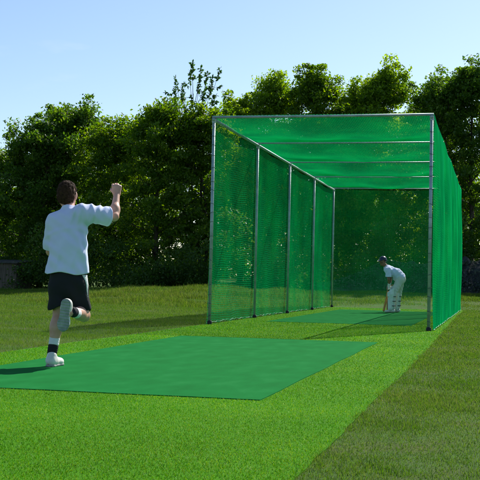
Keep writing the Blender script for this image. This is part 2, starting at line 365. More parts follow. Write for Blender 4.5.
# ------------------------------------------------------------------ implicit surfaces (people)
class Field:
    def __init__(s, lo, hi, h):
        s.lo = np.array(lo, float); s.h = h; s.n = np.ceil((np.array(hi)-s.lo)/h).astype(int)+1
        s.D = np.full(s.n, .5, np.float32)
    def sub(s, c0, c1, pad):
        a = np.clip(np.floor((c0-pad-s.lo)/s.h).astype(int), 0, s.n); b = np.clip(np.ceil((c1+pad-s.lo)/s.h).astype(int)+1, 0, s.n)
        sl = tuple(slice(i, j) for i, j in zip(a, b))
        g = [s.lo[k]+s.h*np.arange(a[k], b[k], dtype=np.float32) for k in range(3)]
        return sl, g[0][:, None, None].astype(np.float32), g[1][None, :, None].astype(np.float32), g[2][None, None, :].astype(np.float32)
    def _put(s, sl, d, k):
        if d.size == 0: return
        D = s.D[sl]
        if k > 0:
            h = np.clip(.5+.5*(D-d)/k, 0, 1); s.D[sl] = D*(1-h)+d*h-k*h*(1-h)
        else: s.D[sl] = np.minimum(D, d)
    def cap(s, a, b, ra, rb=None, k=.03, flat=None, grow=0):
        """tapered capsule; flat=(axis, factor>1) squashes the section along axis"""
        rb = ra if rb is None else rb; ra += grow; rb += grow
        a = np.array(a, float); b = np.array(b, float); R = max(ra, rb)
        sl, x, y, z = s.sub(np.minimum(a, b), np.maximum(a, b), R+k+.05)
        ab = b-a; L2 = ab@ab+1e-12
        px, py, pz = x-a[0], y-a[1], z-a[2]
        t = np.clip((px*ab[0]+py*ab[1]+pz*ab[2])/L2, 0, 1)
        qx, qy, qz = px-t*ab[0], py-t*ab[1], pz-t*ab[2]
        q2 = qx*qx+qy*qy+qz*qz
        if flat:
            f = np.array(flat[0], float); f /= np.linalg.norm(f); c = qx*f[0]+qy*f[1]+qz*f[2]
            q2 = q2 + c*c*(flat[1]**2-1)
        s._put(sl, np.sqrt(q2)-(ra+t*(rb-ra)), k)
    def ell(s, c, r, k=.02, R=None):
        """ellipsoid; R = 3x3 rows = local axes"""
        c = np.array(c, float); r = np.array(r, float); m = max(r); R = np.eye(3) if R is None else np.array(R)
        sl, x, y, z = s.sub(c, c, m+k+.05)
        px, py, pz = x-c[0], y-c[1], z-c[2]; q = 0; q4 = 0
        for i in range(3):
            v = (px*R[i, 0]+py*R[i, 1]+pz*R[i, 2]); q = q+(v/r[i])**2; q4 = q4+(v/r[i]**2)**2
        k0 = np.sqrt(q); k1 = np.sqrt(q4)+1e-9
        s._put(sl, k0*(k0-1)/k1, k)
    def grid(s):
        return [s.lo[k]+s.h*np.arange(s.n[k], dtype=np.float32).reshape([-1 if i == k else 1 for i in range(3)]) for k in range(3)]
    def mesh(s, name, mat, parent=None, smooth_it=2):
        D = s.D; S = D < 0
        cnt = np.zeros(tuple(s.n-1), np.uint8)
        cs = [(i, j, k) for i in (0, 1) for j in (0, 1) for k in (0, 1)]
        def vw(A, c): return A[c[0]:A.shape[0]-1+c[0], c[1]:A.shape[1]-1+c[1], c[2]:A.shape[2]-1+c[2]]
        for c in cs: cnt += vw(S, c)
        act = (cnt > 0) & (cnt < 8); idx = np.argwhere(act); cid = np.full(act.shape, -1, np.int32); cid[act] = np.arange(len(idx))
        val = {c: D[idx[:, 0]+c[0], idx[:, 1]+c[1], idx[:, 2]+c[2]] for c in cs}
        acc = np.zeros((len(idx), 3)); num = np.zeros(len(idx))
        for c in cs:
            for a in range(3):
                if c[a] == 0:
                    d = list(c); d[a] = 1; d = tuple(d); v0, v1 = val[c], val[d]; mk = (v0 < 0) != (v1 < 0)
                    t = np.where(mk, v0/np.where(mk, v0-v1, 1), 0); p = np.tile(np.array(c, float), (len(idx), 1)); p[:, a] = t
                    acc[mk] += p[mk]; num[mk] += 1
        V = s.lo + s.h*(idx+acc/np.maximum(num, 1)[:, None]); F = []
        for a in range(3):
            b, c = (a+1) % 3, (a+2) % 3
            lo = [slice(0, None)]*3; hi = [slice(0, None)]*3; lo[a] = slice(0, -1); hi[a] = slice(1, None)
            ch = S[tuple(lo)] != S[tuple(hi)]
            for e in (b, c):
                q = [slice(None)]*3; q[e] = 0; ch[tuple(q)] = False; q[e] = -1; ch[tuple(q)] = False
            P = np.argwhere(ch)
            if not len(P): continue
            def off(db, dc):
                Q = P.copy(); Q[:, b] -= db; Q[:, c] -= dc; return cid[Q[:, 0], Q[:, 1], Q[:, 2]]
            q = np.stack([off(0, 0), off(1, 0), off(1, 1), off(0, 1)], 1)
            ins = S[P[:, 0], P[:, 1], P[:, 2]]; q[~ins] = q[~ins][:, ::-1]; F.append(q)
        F = np.concatenate(F); F = F[(F >= 0).all(1)]
        o = mesh_np(name, V, F, mat, parent, True)
        if smooth_it:
            md = o.modifiers.new('smooth', 'SMOOTH'); md.factor = .5; md.iterations = smooth_it
        return o

def fingers(f, palm0, palm1, across, nrm, r=.0088, curl=1.0, spread=.021, thumb_side=-1, lens=(.036, .026, .02), curls=(1, 1, 1, 1), jo=None):
    """hand: palm from wrist palm0 to knuckles palm1; fingers curl towards nrm"""
    palm0, palm1, ac, nr = [np.array(v, float) for v in (palm0, palm1, across, nrm)]
    d = palm1-palm0; d /= np.linalg.norm(d); ac = ac/np.linalg.norm(ac); nr = nr/np.linalg.norm(nr)
    mid = (palm0+palm1)/2
    for o in (-.028, -.010, .010, .028): f.cap(palm0+ac*o*.6, palm1+ac*o, .014, .012, .014)
    for i, (o, sc) in enumerate(zip((-1.5, -.5, .5, 1.5), (.92, 1.05, 1.0, .8))):
        o = o if thumb_side < 0 else -o
        p = palm1+ac*o*spread; ang = 0
        for j, ln in enumerate(lens):
            ang += curl*curls[i]*(jo or (.55, .95, .8))[j]
            q = p+(d*math.cos(ang)+nr*math.sin(ang))*ln*sc; f.cap(p, q, r*(1-.06*j), r*(1-.06*(j+1)), .004); p = q
    t0 = palm0+(palm1-palm0)*.25+ac*thumb_side*.028; t1 = t0+ac*thumb_side*.022+d*.024+nr*.018; t2 = t1+d*.022+nr*.024-ac*thumb_side*.004; t3 = t2+nr*.018+d*.010-ac*thumb_side*.016
    f.cap(t0, t1, .0135, .011, .012); f.cap(t1, t2, .0105, .010, .004); f.cap(t2, t3, .010, .008, .004)

def head(f, c, face, upv=(0, 0, 1), s=1.0):
    """skull, jaw, nose, brow, lips, ears"""
    c = np.array(c, float); F = np.array(face, float); F /= np.linalg.norm(F); U = np.array(upv, float); U -= F*(U@F); U /= np.linalg.norm(U); R = np.cross(F, U)
    A = [R, F, U]; P = lambda r, fo, u: c+(R*r+F*fo+U*u)*s
    f.ell(P(0, -.012, .025), np.array([.074, .094, .088])*s, .02, A)
    f.ell(P(0, .022, -.030), np.array([.060, .066, .082])*s, .03, A)
    f.cap(P(0, .062, -.090), P(0, .050, -.085), .020*s, .02*s, .03)
    for sd in (-1, 1):
        f.cap(P(.05*sd, .0, -.055), P(.022*sd, .055, -.088), .016*s, .014*s, .025)
        f.ell(P(.045*sd, .066, -.020), np.array([.02, .016, .016])*s, .02, A)          # cheekbone
        f.cap(P(.012*sd, .086, .022), P(.045*sd, .074, .024), .008*s, .006*s, .012)      # brow
        f.ell(P(.077*sd, -.006, -.008), np.array([.010, .020, .031])*s, .008, A)         # ear
        f.cap(P(.004*sd, .094, -.056), P(.020*sd, .086, -.058), .0055*s, .004*s, .006)   # lips
        f.cap(P(.004*sd, .093, -.064), P(.017*sd, .086, -.063), .0058*s, .004*s, .006)
        f.cap(P(.009*sd, .096, -.036), P(.009*sd, .092, -.036), .0075*s, .007*s, .006)   # nostril wings
    f.cap(P(0, .088, .010), P(0, .112, -.030), .0075*s, .010*s, .010)                    # nose
    return P, A

def fabric(name, c, bump=.35, sc=9):
    return noise_mat(name, [(.3, tuple(v*.9 for v in c)), (.7, c)], 6, 6, .85, bump, sc, .03, .15)
M['skin'] = noise_mat('fair_skin', [(.3, (.50, .24, .16)), (.7, (.60, .35, .26))], 14, 5, .5, .15, 60, .002, .35)
M['tan'] = noise_mat('tanned_skin', [(.3, (.20, .095, .055)), (.7, (.27, .135, .08))], 9, 5, .5, .15, 60, .002, .35)
M['hair'] = noise_mat('brown_hair', [(.3, (.022, .011, .006)), (.7, (.075, .036, .018))], 60, 6, .75, .9, 160, .006, .15)
M['shirt'] = fabric('white_cotton', (.65, .70, .92), .2, 7)
M['black'] = fabric('black_polyester', (.020, .021, .026), .5, 9)
M['whitecloth'] = fabric('white_sock', (.72, .73, .75), .3, 60)
M['shoe'] = noise_mat('white_shoe_leather', [(.3, (.55, .54, .50)), (.7, (.72, .71, .67))], 14, 5, .5, .2, 40, .004, .4)
M['sole'] = noise_mat('grey_rubber_sole', [(.3, (.20, .22, .21)), (.7, (.36, .38, .36))], 18, 4, .8, .5, 80, .006)
M['eye'] = noise_mat('eye', [(.3, (.5, .5, .5)), (.7, (.7, .7, .7))], 30, 2, .2)
M['iris'] = noise_mat('iris', [(.3, (.02, .015, .01)), (.7, (.05, .03, .02))], 30, 2, .2)
M['leather'] = noise_mat('red_leather', [(.3, (.16, .012, .010)), (.7, (.25, .02, .015))], 30, 4, .35)
M['cream'] = fabric('cream_trousers', (.62, .64, .58), .4, 10)
M['pad'] = noise_mat('white_pad', [(.3, (.62, .66, .63)), (.7, (.76, .78, .76))], 16, 4, .6, .3, 40, .005)
M['navy'] = noise_mat('navy_helmet', [(.3, (.010, .014, .045)), (.7, (.018, .025, .07))], 20, 4, .3, spec=.5)
M['willow'] = noise_mat('willow', [(.3, (.50, .20, .05)), (.7, (.62, .28, .08))], 10, 6, .5, .2, 30, .003, stretch=(6, 6, .6))
M['stump'] = noise_mat('ash_wood', [(.3, (.20, .11, .05)), (.7, (.30, .17, .08))], 10, 6, .5, stretch=(6, 6, .6))
M['grip'] = noise_mat('green_grip', [(.3, (.01, .08, .04)), (.7, (.02, .14, .06))], 30, 3, .8)

def eyes(P, A, par, s=1.0):
    for sd in (-1, 1):
        for nm, r, fo in (('eyeball', .012, .0735), ('iris', .0058, .0815)):
            f = MB(); c = Vector(P(.030*sd, fo, .004)); n = 10
            V = []; Fc = []
            for i in range(n+1):
                for j in range(n*2):
                    a = math.pi*i/n; b = math.pi*j/n; V.append(c+Vector((math.sin(a)*math.cos(b), math.sin(a)*math.sin(b), math.cos(a)))*r*s)
            for i in range(n):
                for j in range(n*2): Fc.append((i*n*2+j, i*n*2+(j+1) % (n*2), (i+1)*n*2+(j+1) % (n*2), (i+1)*n*2+j))
            f.add(V, Fc)
            if nm == 'eyeball': e = f.build('eye', M['eye'], par, True)
            else: f.build('iris', M['iris'], e, True)

def shell(f, t):
    f.D = np.maximum(f.D, -(f.D+t))

# ---- the bowler, seen from behind, right arm raised, right shin folded back
def bowler():
    lo, hi, h = (-.22, -.45, -.01), (.66, .55, 1.74), .006
    shL, shR = (-.022, .10, 1.262), (.225, -.05, 1.335)
    elR, wrR = (.492, .07, 1.322), (.518, .21, 1.530)
    elL, wrL = (-.052, .17, 1.00), (.02, .38, 1.08)
    hipL, hipR = (.050, .03, .84), (.150, .00, .84)
    knL, anL = (.036, .07, .465), (-.018, -.005, .105)
    knR, anR = (.252, .13, .440), (.140, -.235, .485)
    f = Field(lo, hi, h)
    f.cap((.105, .01, .86), (.10, .0, 1.04), .128, .122, .05, ((.25, 1, 0), 1.45))
    f.cap((.10, .0, 1.04), (.10, .03, 1.17), .122, .132, .06, ((.35, 1, 0), 1.6))
    f.cap(np.array(shL)+(.03, -.02, .0), np.array(shR)+(-.03, .02, 0), .058, .058, .06)
    f.cap((.10, .05, 1.31), (.088, .10, 1.42), .062, .053, .04)
    head(f, (.078, .125, 1.502), (.28, .96, -.05), s=1.07)
    f.cap(shR, elR, .054, .040, .04); f.cap(elR, wrR, .043, .027, .015); f.ell(np.array(elR)*.7+np.array(wrR)*.3, (.043, .043, .05), .03)
    f.cap(shL, elL, .052, .040, .04); f.cap(elL, wrL, .040, .026, .015)
    fingers(f, wrR, (.517, .228, 1.600), (1, 0, 0), (0, .95, -.25), r=.0112, curl=1.0, spread=.0235, thumb_side=-1, lens=(.034, .028, .022), curls=(.80, .72, 1.15, 1.25), jo=(.85, .9, .7))
    f.cap((.517, .214, 1.545), (.517, .226, 1.585), .030, .038, .02, ((0, 1, 0), 1.7))
    fingers(f, wrL, (.055, .455, 1.10), (.2, -.3, -1), (1, -.3, 0), curl=.5, thumb_side=-1)
    for hp, kn, an, fw_ in ((hipL, knL, anL, (0.2, 1, 0)), (hipR, knR, anR, (.3, .2, -1))):
        hp, kn, an = map(np.array, (hp, kn, an)); f.cap(hp, kn, .074, .054, .05); f.cap(kn, an, .052, .034, .02)
        bk = -np.array(fw_, float)/np.linalg.norm(fw_)
        f.ell(kn*.66+an*.34+bk*.014, (.052, .052, .052), .05); f.cap(kn*.8+an*.2+bk*.012, kn*.45+an*.55+bk*.010, .046, .036, .03)
    # feet inside the shoes
    f.cap(anL, (.013, .05, .045), .034, .03, .02); f.cap((-.032, -.045, .04), (.050, .15, .035), .030, .026, .02)
    f.cap(anR, (.105, -.27, .47), .034, .03, .02); f.cap((.105, -.285, .52), (.075, -.262, .34), .030, .026, .02)
    body = f.mesh('person', M['skin'], None, 1)
    eyes(head(Field((0, 0, 0), (.02, .02, .02), .01), (.078, .125, 1.502), (.28, .96, -.05), s=1.07)[0], None, body, 1.07)
    body.location = (1.12, -9.6, .0115); body.rotation_euler = (0, 0, math.radians(22.59))
    tag(body, 'bowler seen from behind in white shirt and black shorts with his right arm raised', 'person')
    # hair: short crop, neat nape
    f = Field((-.08, -.05, 1.38), (.24, .30, 1.68), .004)
    P, A = head(Field((0, 0, 0), (.02, .02, .02), .01), (.078, .125, 1.502), (.28, .96, -.05), s=1.07)
    f.ell(P(0, -.016, .032), (.0815, .104, .093), .02, A); f.ell(P(0, -.045, -.025), (.075, .066, .075), .03, A)
    x, y, z = f.grid(); fc = A[1]; rr = A[0]; c = P(0, 0, 0)
    lf = (x-c[0])*fc[0]+(y-c[1])*fc[1]+(z-c[2])*fc[2]; lr = (x-c[0])*rr[0]+(y-c[1])*rr[1]+(z-c[2])*rr[2]; lu = z-c[2]
    front = lf-(.045+.35*lu)               # hairline plane, slopes back to the ear
    ear = np.sqrt(((lf+.002)/.026)**2+((lu+.010)/.042)**2)-1
    hr = np.random.default_rng(3)
    for _ in range(16):
        kx, ky, kz = hr.normal(0, 1, 3)*np.array([170, 170, 70]); f.D = f.D + .0009*np.sin(x*kx+y*ky+z*kz+hr.uniform(0, 6))
    f.D = np.maximum(f.D, front*.9); f.D = np.maximum(f.D, np.where(np.abs(lr) > .055, -ear*.03, -1)); f.D = np.maximum(f.D, (-.088+.25*np.abs(lr)-lu))
    ho = f.mesh('hair', M['hair'], body, 1)
    hv = np.array([v.co[:] for v in ho.data.vertices]); hn = np.array([v.normal[:] for v in ho.data.vertices]); cc = np.array(P(0, -.01, 0))
    outw = ((hv-cc)*hn).sum(1) > .05; hv = hv[outw]; hn = hn[outw]; pk = hr.integers(0, len(hv), 9000); hv = hv[pk]+hr.normal(0, .0015, (9000, 3)); hn = hn[pk]
    dn_ = np.array([.25, -.35, -1.0])+hr.normal(0, .35, (9000, 3)); dn_ -= hn*(dn_*hn).sum(1)[:, None]; dn_ /= np.linalg.norm(dn_, axis=1)[:, None]
    dr_ = dn_*.9+hn*hr.uniform(.05, .35, 9000)[:, None]; sd_ = np.cross(dn_, hn); ln_ = hr.uniform(.008, .017, 9000)[:, None]
    V = np.stack([hv-sd_*.0008, hv+sd_*.0008, hv+dr_*ln_], 1).reshape(-1, 3); mesh_np('strands', V, np.arange(27000).reshape(9000, 3), M['hair'], ho)
    # loose t-shirt
    def shirt_field(h, grow=0):
        f = Field((-.24, -.32, .74), (.56, .40, 1.50), h)
        f.cap((.098, .012, .80), (.104, .0, 1.02), .198, .160, .05, ((.25, 1, 0), 1.28), grow)
        f.cap((.104, .0, 1.02), (.100, .03, 1.19), .158, .164, .06, ((.38, 1, 0), 1.32), grow)
        f.cap(np.array(shL)+(.02, -.02, -.005), np.array(shR)+(-.02, .02, -.005), .073, .073, .06, None, grow)
        f.cap((.10, .05, 1.31), (.095, .07, 1.375), .072, .066, .04, None, grow)
        f.cap(shR, np.array(shR)*.12+np.array(elR)*.88+(0, 0, -.004), .082, .084, .05, ((.1, 1, 0), 1.15), grow)
        f.cap(shL, np.array(shL)*.05+np.array(elL)*.95, .078, .072, .05, None, grow)
        x, y, z = f.grid()
        d = .004*np.sin(46*(z+.75*x)+6*y)*np.exp(-((z-.98)/.22)**2)
        d = d+.006*np.sin(70*(x*.8+z*.6)+3+2*np.sin(9*z))*np.exp(-((x-.22)/.09)**2-((z-1.08)/.20)**2)
        d = d+.007*np.sin(70*(x+.35*z)+8*y)*np.exp(-((z-.80)/.10)**2)
        d = d+.005*np.sin(75*x+20*z)*np.exp(-((x-.33)/.10)**2-((z-1.33)/.08)**2)
        d = d+.007*np.exp(-((z-(1.20+.10*(x-.1)-1.4*(x-.1)**2))/.022)**2)
        for x0_, z0_, sl_, am_ in ((.235, 1.10, -.16, .010), (.20, 1.04, -.28, .008), (.25, .93, -.10, .007), (.0, .90, .25, .005), (.06, .86, .1, .004), (.30, 1.30, .5, .006), (.135, 1.34, .3, .008), (.185, 1.35, .1, .009), (.225, 1.36, -.2, .007), (.30, 1.38, -.2, .008), (.36, 1.38, .2, .008), (.14, .92, .35, .003)):
            u_ = (x-x0_)-sl_*(z-z0_); d = d+1.3*am_*np.exp(-(u_/.014)**2-((z-z0_)/.11)**2)-am_*.9*np.exp(-((u_-.030)/.018)**2-((z-z0_)/.11)**2)      # yoke crease across the back
        d = d+.0022*np.sin(36*x-23*z+2*np.sin(11*z))+.002*np.sin(67*z+51*x+11)
        f.D = f.D-d
        return f, x, y, z
    f, x, y, z = shirt_field(.0055)
    shell(f, .026)
    hem = .815+.03*(x+.1)/.4*0+.012*np.sin(x*22+1)+.01*np.sin(y*19)
    f.D = np.maximum(f.D, hem-z)
    a = np.array(elR)-np.array(shR); a /= np.linalg.norm(a); e = np.array(shR)*.17+np.array(elR)*.83
    pl = (x-e[0])*a[0]+(y-e[1])*a[1]+(z-e[2])*a[2]; f.D = np.where(x > .26, np.maximum(f.D, pl), f.D)
    a = np.array(elL)-np.array(shL); a /= np.linalg.norm(a); e = np.array(shL)*.06+np.array(elL)*.94
    pl = (x-e[0])*a[0]+(y-e[1])*a[1]+(z-e[2])*a[2]; m_ = (((x-e[0])**2+(y-e[1])**2) < .10**2) & (z < 1.15) & (x < -.0)
    f.D = np.where(m_ & (pl > -.04), np.maximum(f.D, pl), f.D)
    # neck opening
    f.D = np.maximum(f.D, z-(1.402-.45*(y-.04))-.5*(x > .20))
    so_shirt = f.mesh('shirt', M['shirt'], body, 2)
    f, x, y, z = shirt_field(.0055, .0022); shell(f, .016)
    a = np.array(elR)-np.array(shR); a /= np.linalg.norm(a); e = np.array(shR)*.17+np.array(elR)*.83
    pl = (x-e[0])*a[0]+(y-e[1])*a[1]+(z-e[2])*a[2]
    f.D = np.maximum(f.D, np.maximum(pl-.001, -(pl+.020))); f.D = np.where(x > .30, f.D, .5); f.mesh('sleeve_hem', M['shirt'], so_shirt, 1)
    # shorts
    def shorts_field(grow=0):
        f = Field((-.20, -.26, .36), (.42, .38, 1.0), .006)
        f.cap((.105, .01, .80), (.105, .01, .86), .146, .138, .04, ((.25, 1, 0), 1.3), grow)
        f.cap((.105, .005, .74), (.105, .01, .82), .152, .146, .04, ((.25, 1, 0), 1.25), grow)
        f.cap((.046, .03, .74), (.028, .055, .50), .104, .098, .035, None, grow)
        f.cap((.162, .005, .74), (.216, .09, .52), .106, .100, .035, None, grow)
        x, y, z = f.grid()
        f.D = f.D-.009*np.sin(48*(x+.3*y)+16*z+2*np.sin(9*z))*np.clip((.85-z)*3, 0, 1)-.004*np.sin(40*z+20*x+9*y)
        return f, x, y, z
    f, x, y, z = shorts_field(); shell(f, .024)
    f.D = np.maximum(f.D, z-.92); hem = np.where(x+.15*y < .125, .505+.02*np.sin(x*30), .475+.10*(x-.2)+.015*np.sin(y*30))
    f.D = np.maximum(f.D, hem-z)
    sh = f.mesh('shorts', M['black'], body, 2)
    f, x, y, z = shorts_field(.004); shell(f, .014)
    f.D = np.maximum(f.D, np.maximum(np.abs(y+.035-.25*(.75-z))-.020-.015*np.sin(z*18), np.maximum(.18-x, np.maximum(z-.80, .60-z))))
    f.mesh('side_panel', M['whitecloth'], sh, 1)
    # socks and shoes
    for kn, an, nm in ((knL, anL, 'L'), (knR, anR, 'R')):
        kn, an = np.array(kn), np.array(an); d = an-kn
        f = Field(np.minimum(kn, an)-.14, np.maximum(kn, an)+.14, .005)
        w0, w1 = (.50, .78) if nm == 'L' else (.60, .84)
        f.cap(kn+d*(w1-.04), an-d*.0, .046, .042, .01); x, y, z = f.grid()
        f.D = f.D-.0015*np.sin(((x-kn[0])*d[0]+(y-kn[1])*d[1]+(z-kn[2])*d[2])/(d@d)*150)
        t = ((x-kn[0])*d[0]+(y-kn[1])*d[1]+(z-kn[2])*d[2])/(d@d); f.D = np.maximum(f.D, (w1-t)*.4)
        so = f.mesh('sock', M['black'], body, 1)
        f = Field(np.minimum(kn, an)-.14, np.maximum(kn, an)+.14, .005)
        f.cap(kn+d*w0, kn+d*w1, .046, .045, .01); x, y, z = f.grid(); t = ((x-kn[0])*d[0]+(y-kn[1])*d[1]+(z-kn[2])*d[2])/(d@d)
        f.D = np.maximum(f.D, np.maximum((w0-t)*.4, (t-w1)*.4)); f.mesh('sock_cuff', M['whitecloth'], so, 1)
    def shoe(heel, toe, upn, an):
        heel, toe, upn, an = [np.array(v, float) for v in (heel, toe, upn, an)]
        upn = upn/np.linalg.norm(upn); d = toe-heel; Ls = np.linalg.norm(d); d /= Ls; upn = upn-d*(upn@d); upn /= np.linalg.norm(upn); ac = np.cross(d, upn)
        f = Field(np.minimum(heel, toe)-.13, np.maximum(heel, toe)+.15, .0045)
        q = lambda l, u, a=0: heel+d*l*Ls+upn*u+ac*a
        f.cap(q(.15, .050), q(.32, .052), .040, .040, .03); f.cap(q(.32, .045), q(.85, .034), .043, .036, .03, (upn, 1.25))
        f.cap(q(.72, .034, .006), q(.82, .034, -.006), .044, .042, .03, (upn, 1.35))
        f.cap(q(.17, .055), q(.22, .095), .040, .042, .03); f.cap(q(.30, .06), q(.55, .055), .032, .026, .03)
        x, y, z = f.grid(); hgt = (x-heel[0])*upn[0]+(y-heel[1])*upn[1]+(z-heel[2])*upn[2]
        f.D = np.maximum(f.D, .016-hgt); s_ = f.mesh('shoe', M['shoe'], body, 1)
        f = Field(np.minimum(heel, toe)-.13, np.maximum(heel, toe)+.15, .0045)
        f.cap(q(.14, .01), q(.40, .01), .043, .036, .02); f.cap(q(.40, .01), q(.76, .01), .036, .050, .02); f.cap(q(.76, .01), q(.86, .01), .048, .040, .02)
        x, y, z = f.grid(); hgt = (x-heel[0])*upn[0]+(y-heel[1])*upn[1]+(z-heel[2])*upn[2]; al = (x-heel[0])*d[0]+(y-heel[1])*d[1]+(z-heel[2])*d[2]
        f.D = np.maximum(f.D, np.maximum(hgt-.020, -hgt+.0035*(np.sin(al*260) > 0)))
        f.mesh('sole', M['sole'], s_, 1)
        lc = MB()
        for k in range(5):
            l = .40+.07*k; lc.tube([q(l, .082-.004*k, -.020), q(l+.01, .090-.0055*k, 0), q(l, .082-.004*k, .020)], .0028, 6)
        lc.build('laces', M['whitecloth'], s_, True)
    shoe((-.040, -.075, 0), (.062, .185, 0), (0, 0, 1), anL)
    shoe((.090, -.325, .590), (.062, -.300, .318), (.22, 1, .09), anR)
    # ball in the hand: a thing of its own
    b = MB(); n = 14; V = []; Fc = []
    for i in range(n+1):
        for j in range(n*2):
            a = math.pi*i/n; c = math.pi*j/n; V.append((.034*math.sin(a)*math.cos(c), .034*math.sin(a)*math.sin(c), .034*math.cos(a)))
    for i in range(n):
        for j in range(n*2): Fc.append((i*n*2+j, i*n*2+(j+1) % (n*2), (i+1)*n*2+(j+1) % (n*2), (i+1)*n*2+j))
    b.add(V, Fc); ball = b.build('cricket_ball', M['leather'], None, True)
    sm = MB(); sm.tube([(.0345*math.cos(t), .0345*math.sin(t), 0) for t in np.linspace(0, 2*math.pi, 40)], .0016, 5); sm.build('seam', M['whitecloth'], ball, True)
    ball.location = body.matrix_basis @ Vector((.515, .279, 1.604)); ball.rotation_euler = (.7, .3, .4)
    tag(ball, 'small red leather ball gripped in the raised hand of the bowler', 'ball')
    return body
bowler()

# ---- the batsman in his stance, side-on, leaning to the left of the picture
def batsman():
    h = .0065
    f = Field((-.50, -.42, -.01), (.40, .42, 1.56), h)
    shF, shB = (-.165, -.165, 1.10), (-.125, .165, 1.125)
    elF, wrF = (-.135, -.225, .865), (-.120, -.075, .735); elB, wrB = (-.095, .15, .86), (-.115, .010, .665)
    hF, hB, kF, kB, aF, aB = (.150, -.09, .85), (.165, .09, .85), (-.025, -.20, .47), (.120, .20, .455), (-.035, -.22, .10), (.105, .22, .10)
    f.cap((.155, 0, .87), (.04, 0, 1.0), .130, .125, .05, ((-.7, 0, .7), 1.25)); f.cap((.04, 0, 1.0), (-.12, 0, 1.10), .130, .150, .06, ((-.55, 0, -.8), 1.5))
    f.cap(shF, shB, .058, .058, .06); f.cap((-.16, 0, 1.14), (-.255, -.01, 1.245), .058, .052, .04)
    HC, HF = (-.298, -.02, 1.332), (-.62, -.78, -.10)
    P, A = head(f, HC, HF)
    for a, b, c in ((shF, elF, wrF), (shB, elB, wrB)):
        f.cap(a, b, .050, .038, .04); f.cap(b, c, .040, .028, .015)
    for a, b, c in ((hF, kF, aF), (hB, kB, aB)):
        f.cap(a, b, .086, .056, .05); f.cap(b, c, .052, .036, .03); f.cap(c, (c[0]-.02, c[1], .05), .035, .03, .02); f.cap((c[0]+.03, c[1], .045), (c[0]-.14, c[1]-.02, .04), .032, .028, .02)
    bt, bd = np.array((-.098, -.035, .80)), np.array((-.2, -.075, -.97)); bd = bd/np.linalg.norm(bd)
    for w, off in ((wrF, .07), (wrB, .155)):
        g = bt+bd*off; w = np.array(w); d = g-w; d /= np.linalg.norm(d)
        ac = bd; nr = np.cross(d, ac); fingers(f, w, g+d*.01+(0, 0, 0), ac, np.array((-.6, 0, 0))*1.0 - d*.2, curl=1.15, thumb_side=1)
    body = f.mesh('person', M['tan'], None, 1); eyes(P, A, body)
    body.location = (2.25, 10.35, .0115); body.rotation_euler = (0, 0, math.radians(5.14))
    tag(body, 'batsman in whites and dark helmet crouching over his bat inside the cage', 'person')
    # shirt
    f = Field((-.36, -.36, .70), (.40, .36, 1.34), h)
    f.cap((.155, 0, .90), (.04, 0, 1.02), .158, .155, .05, ((-.7, 0, .7), 1.2)); f.cap((.04, 0, 1.02), (-.12, 0, 1.10), .158, .168, .06, ((-.55, 0, -.8), 1.35))
    f.cap(shF, shB, .070, .070, .06); f.cap((-.16, 0, 1.14), (-.225, -.01, 1.205), .068, .062, .04)
    f.cap(shF, np.array(shF)*.2+np.array(elF)*.8, .076, .074, .05); f.cap(shB, np.array(shB)*.2+np.array(elB)*.8, .076, .074, .05)
    x, y, z = f.grid(); f.D = f.D-.004*np.sin(34*(x*.8+z)+9*y+3*np.sin(8*x))-.003*np.sin(52*(z-x)+14*y)
    shell(f, .024)
    f.D = np.maximum(f.D, -((np.sqrt((x+.235)**2+(y+.01)**2+(z-1.225)**2))-.066))
    n = np.array((.70, 0, -.71)); e = np.array((.19, 0, .845)); pl = (x-e[0])*n[0]+(z-e[2])*n[2]; f.D = np.where(x > -.04, np.maximum(f.D, pl), f.D)
    f.D = np.maximum(f.D, np.where(x < -.03, .925-z, -1))
    f.mesh('shirt', M['shirt'], body, 2)
    # trousers
    f = Field((-.20, -.36, .05), (.40, .36, 1.05), h)
    f.cap((.165, 0, .86), (.12, 0, .94), .148, .140, .05, ((-.7, 0, .7), 1.15))
    for a, b, c in ((hF, kF, aF), (hB, kB, aB)):
        f.cap(a, b, .108, .078, .05); f.cap(b, c, .074, .060, .04)
    x, y, z = f.grid(); f.D = f.D-.003*np.sin(45*(z+x)+10*y+3*np.sin(11*z))-.003*np.sin(60*x+31*y+13*z); shell(f, .024); f.D = np.maximum(f.D, .10-z)
    f.mesh('trousers', M['cream'], body, 2)
    # leg pads, ribbed, face the left of the picture
    for kn, an in ((kF, aF), (kB, aB)):
        kn, an = np.array(kn), np.array(an); f = Field((an[0]-.20, an[1]-.16, .03), (kn[0]+.16 if kn[0] > an[0] else an[0]+.17, an[1]+.16, .72), .0055)
        f.cap(an+(-.045, -.01, .02), kn+(-.045, -.01, .0), .082, .100, .02, ((1, .3, 0), 1.25)); f.cap(kn+(-.045, -.01, .0), kn+(.0, .0, .14), .100, .090, .04, ((1, .3, 0), 1.5))
        for q in (-.035, .0, .04): f.cap(kn+(-.115, -.07, q), kn+(-.115, .05, q), .024, .024, .012)
        x, y, z = f.grid(); yy_ = y-(an[1]+(z-an[2])*0)
        f.D = f.D-.005*np.abs(np.sin(yy_*75)); f.D = np.maximum(f.D, -(np.sqrt((x-an[0]-.02)**2+(y-an[1])**2)-.062)); f.D = np.maximum(f.D, .045-z)
        f.D = np.maximum(f.D, x-(an[0]+.035)-.25*np.maximum(z-.4, 0)-.05)
        pd = f.mesh('leg_pad', M['pad'], body, 1)
        for q in (.18, .30, .42):
            st = MB(); c = an+(kn-an)*((q-an[2])/(kn[2]-an[2])); st.tube([c+np.array((math.cos(t)*.082, math.sin(t)*.086, 0)) for t in np.linspace(-1.7, 1.7, 12)], .009, 6); st.build('strap', M['black'], pd, True)
        f = Field((an[0]-.24, an[1]-.12, -.005), (an[0]+.14, an[1]+.12, .16), .005)
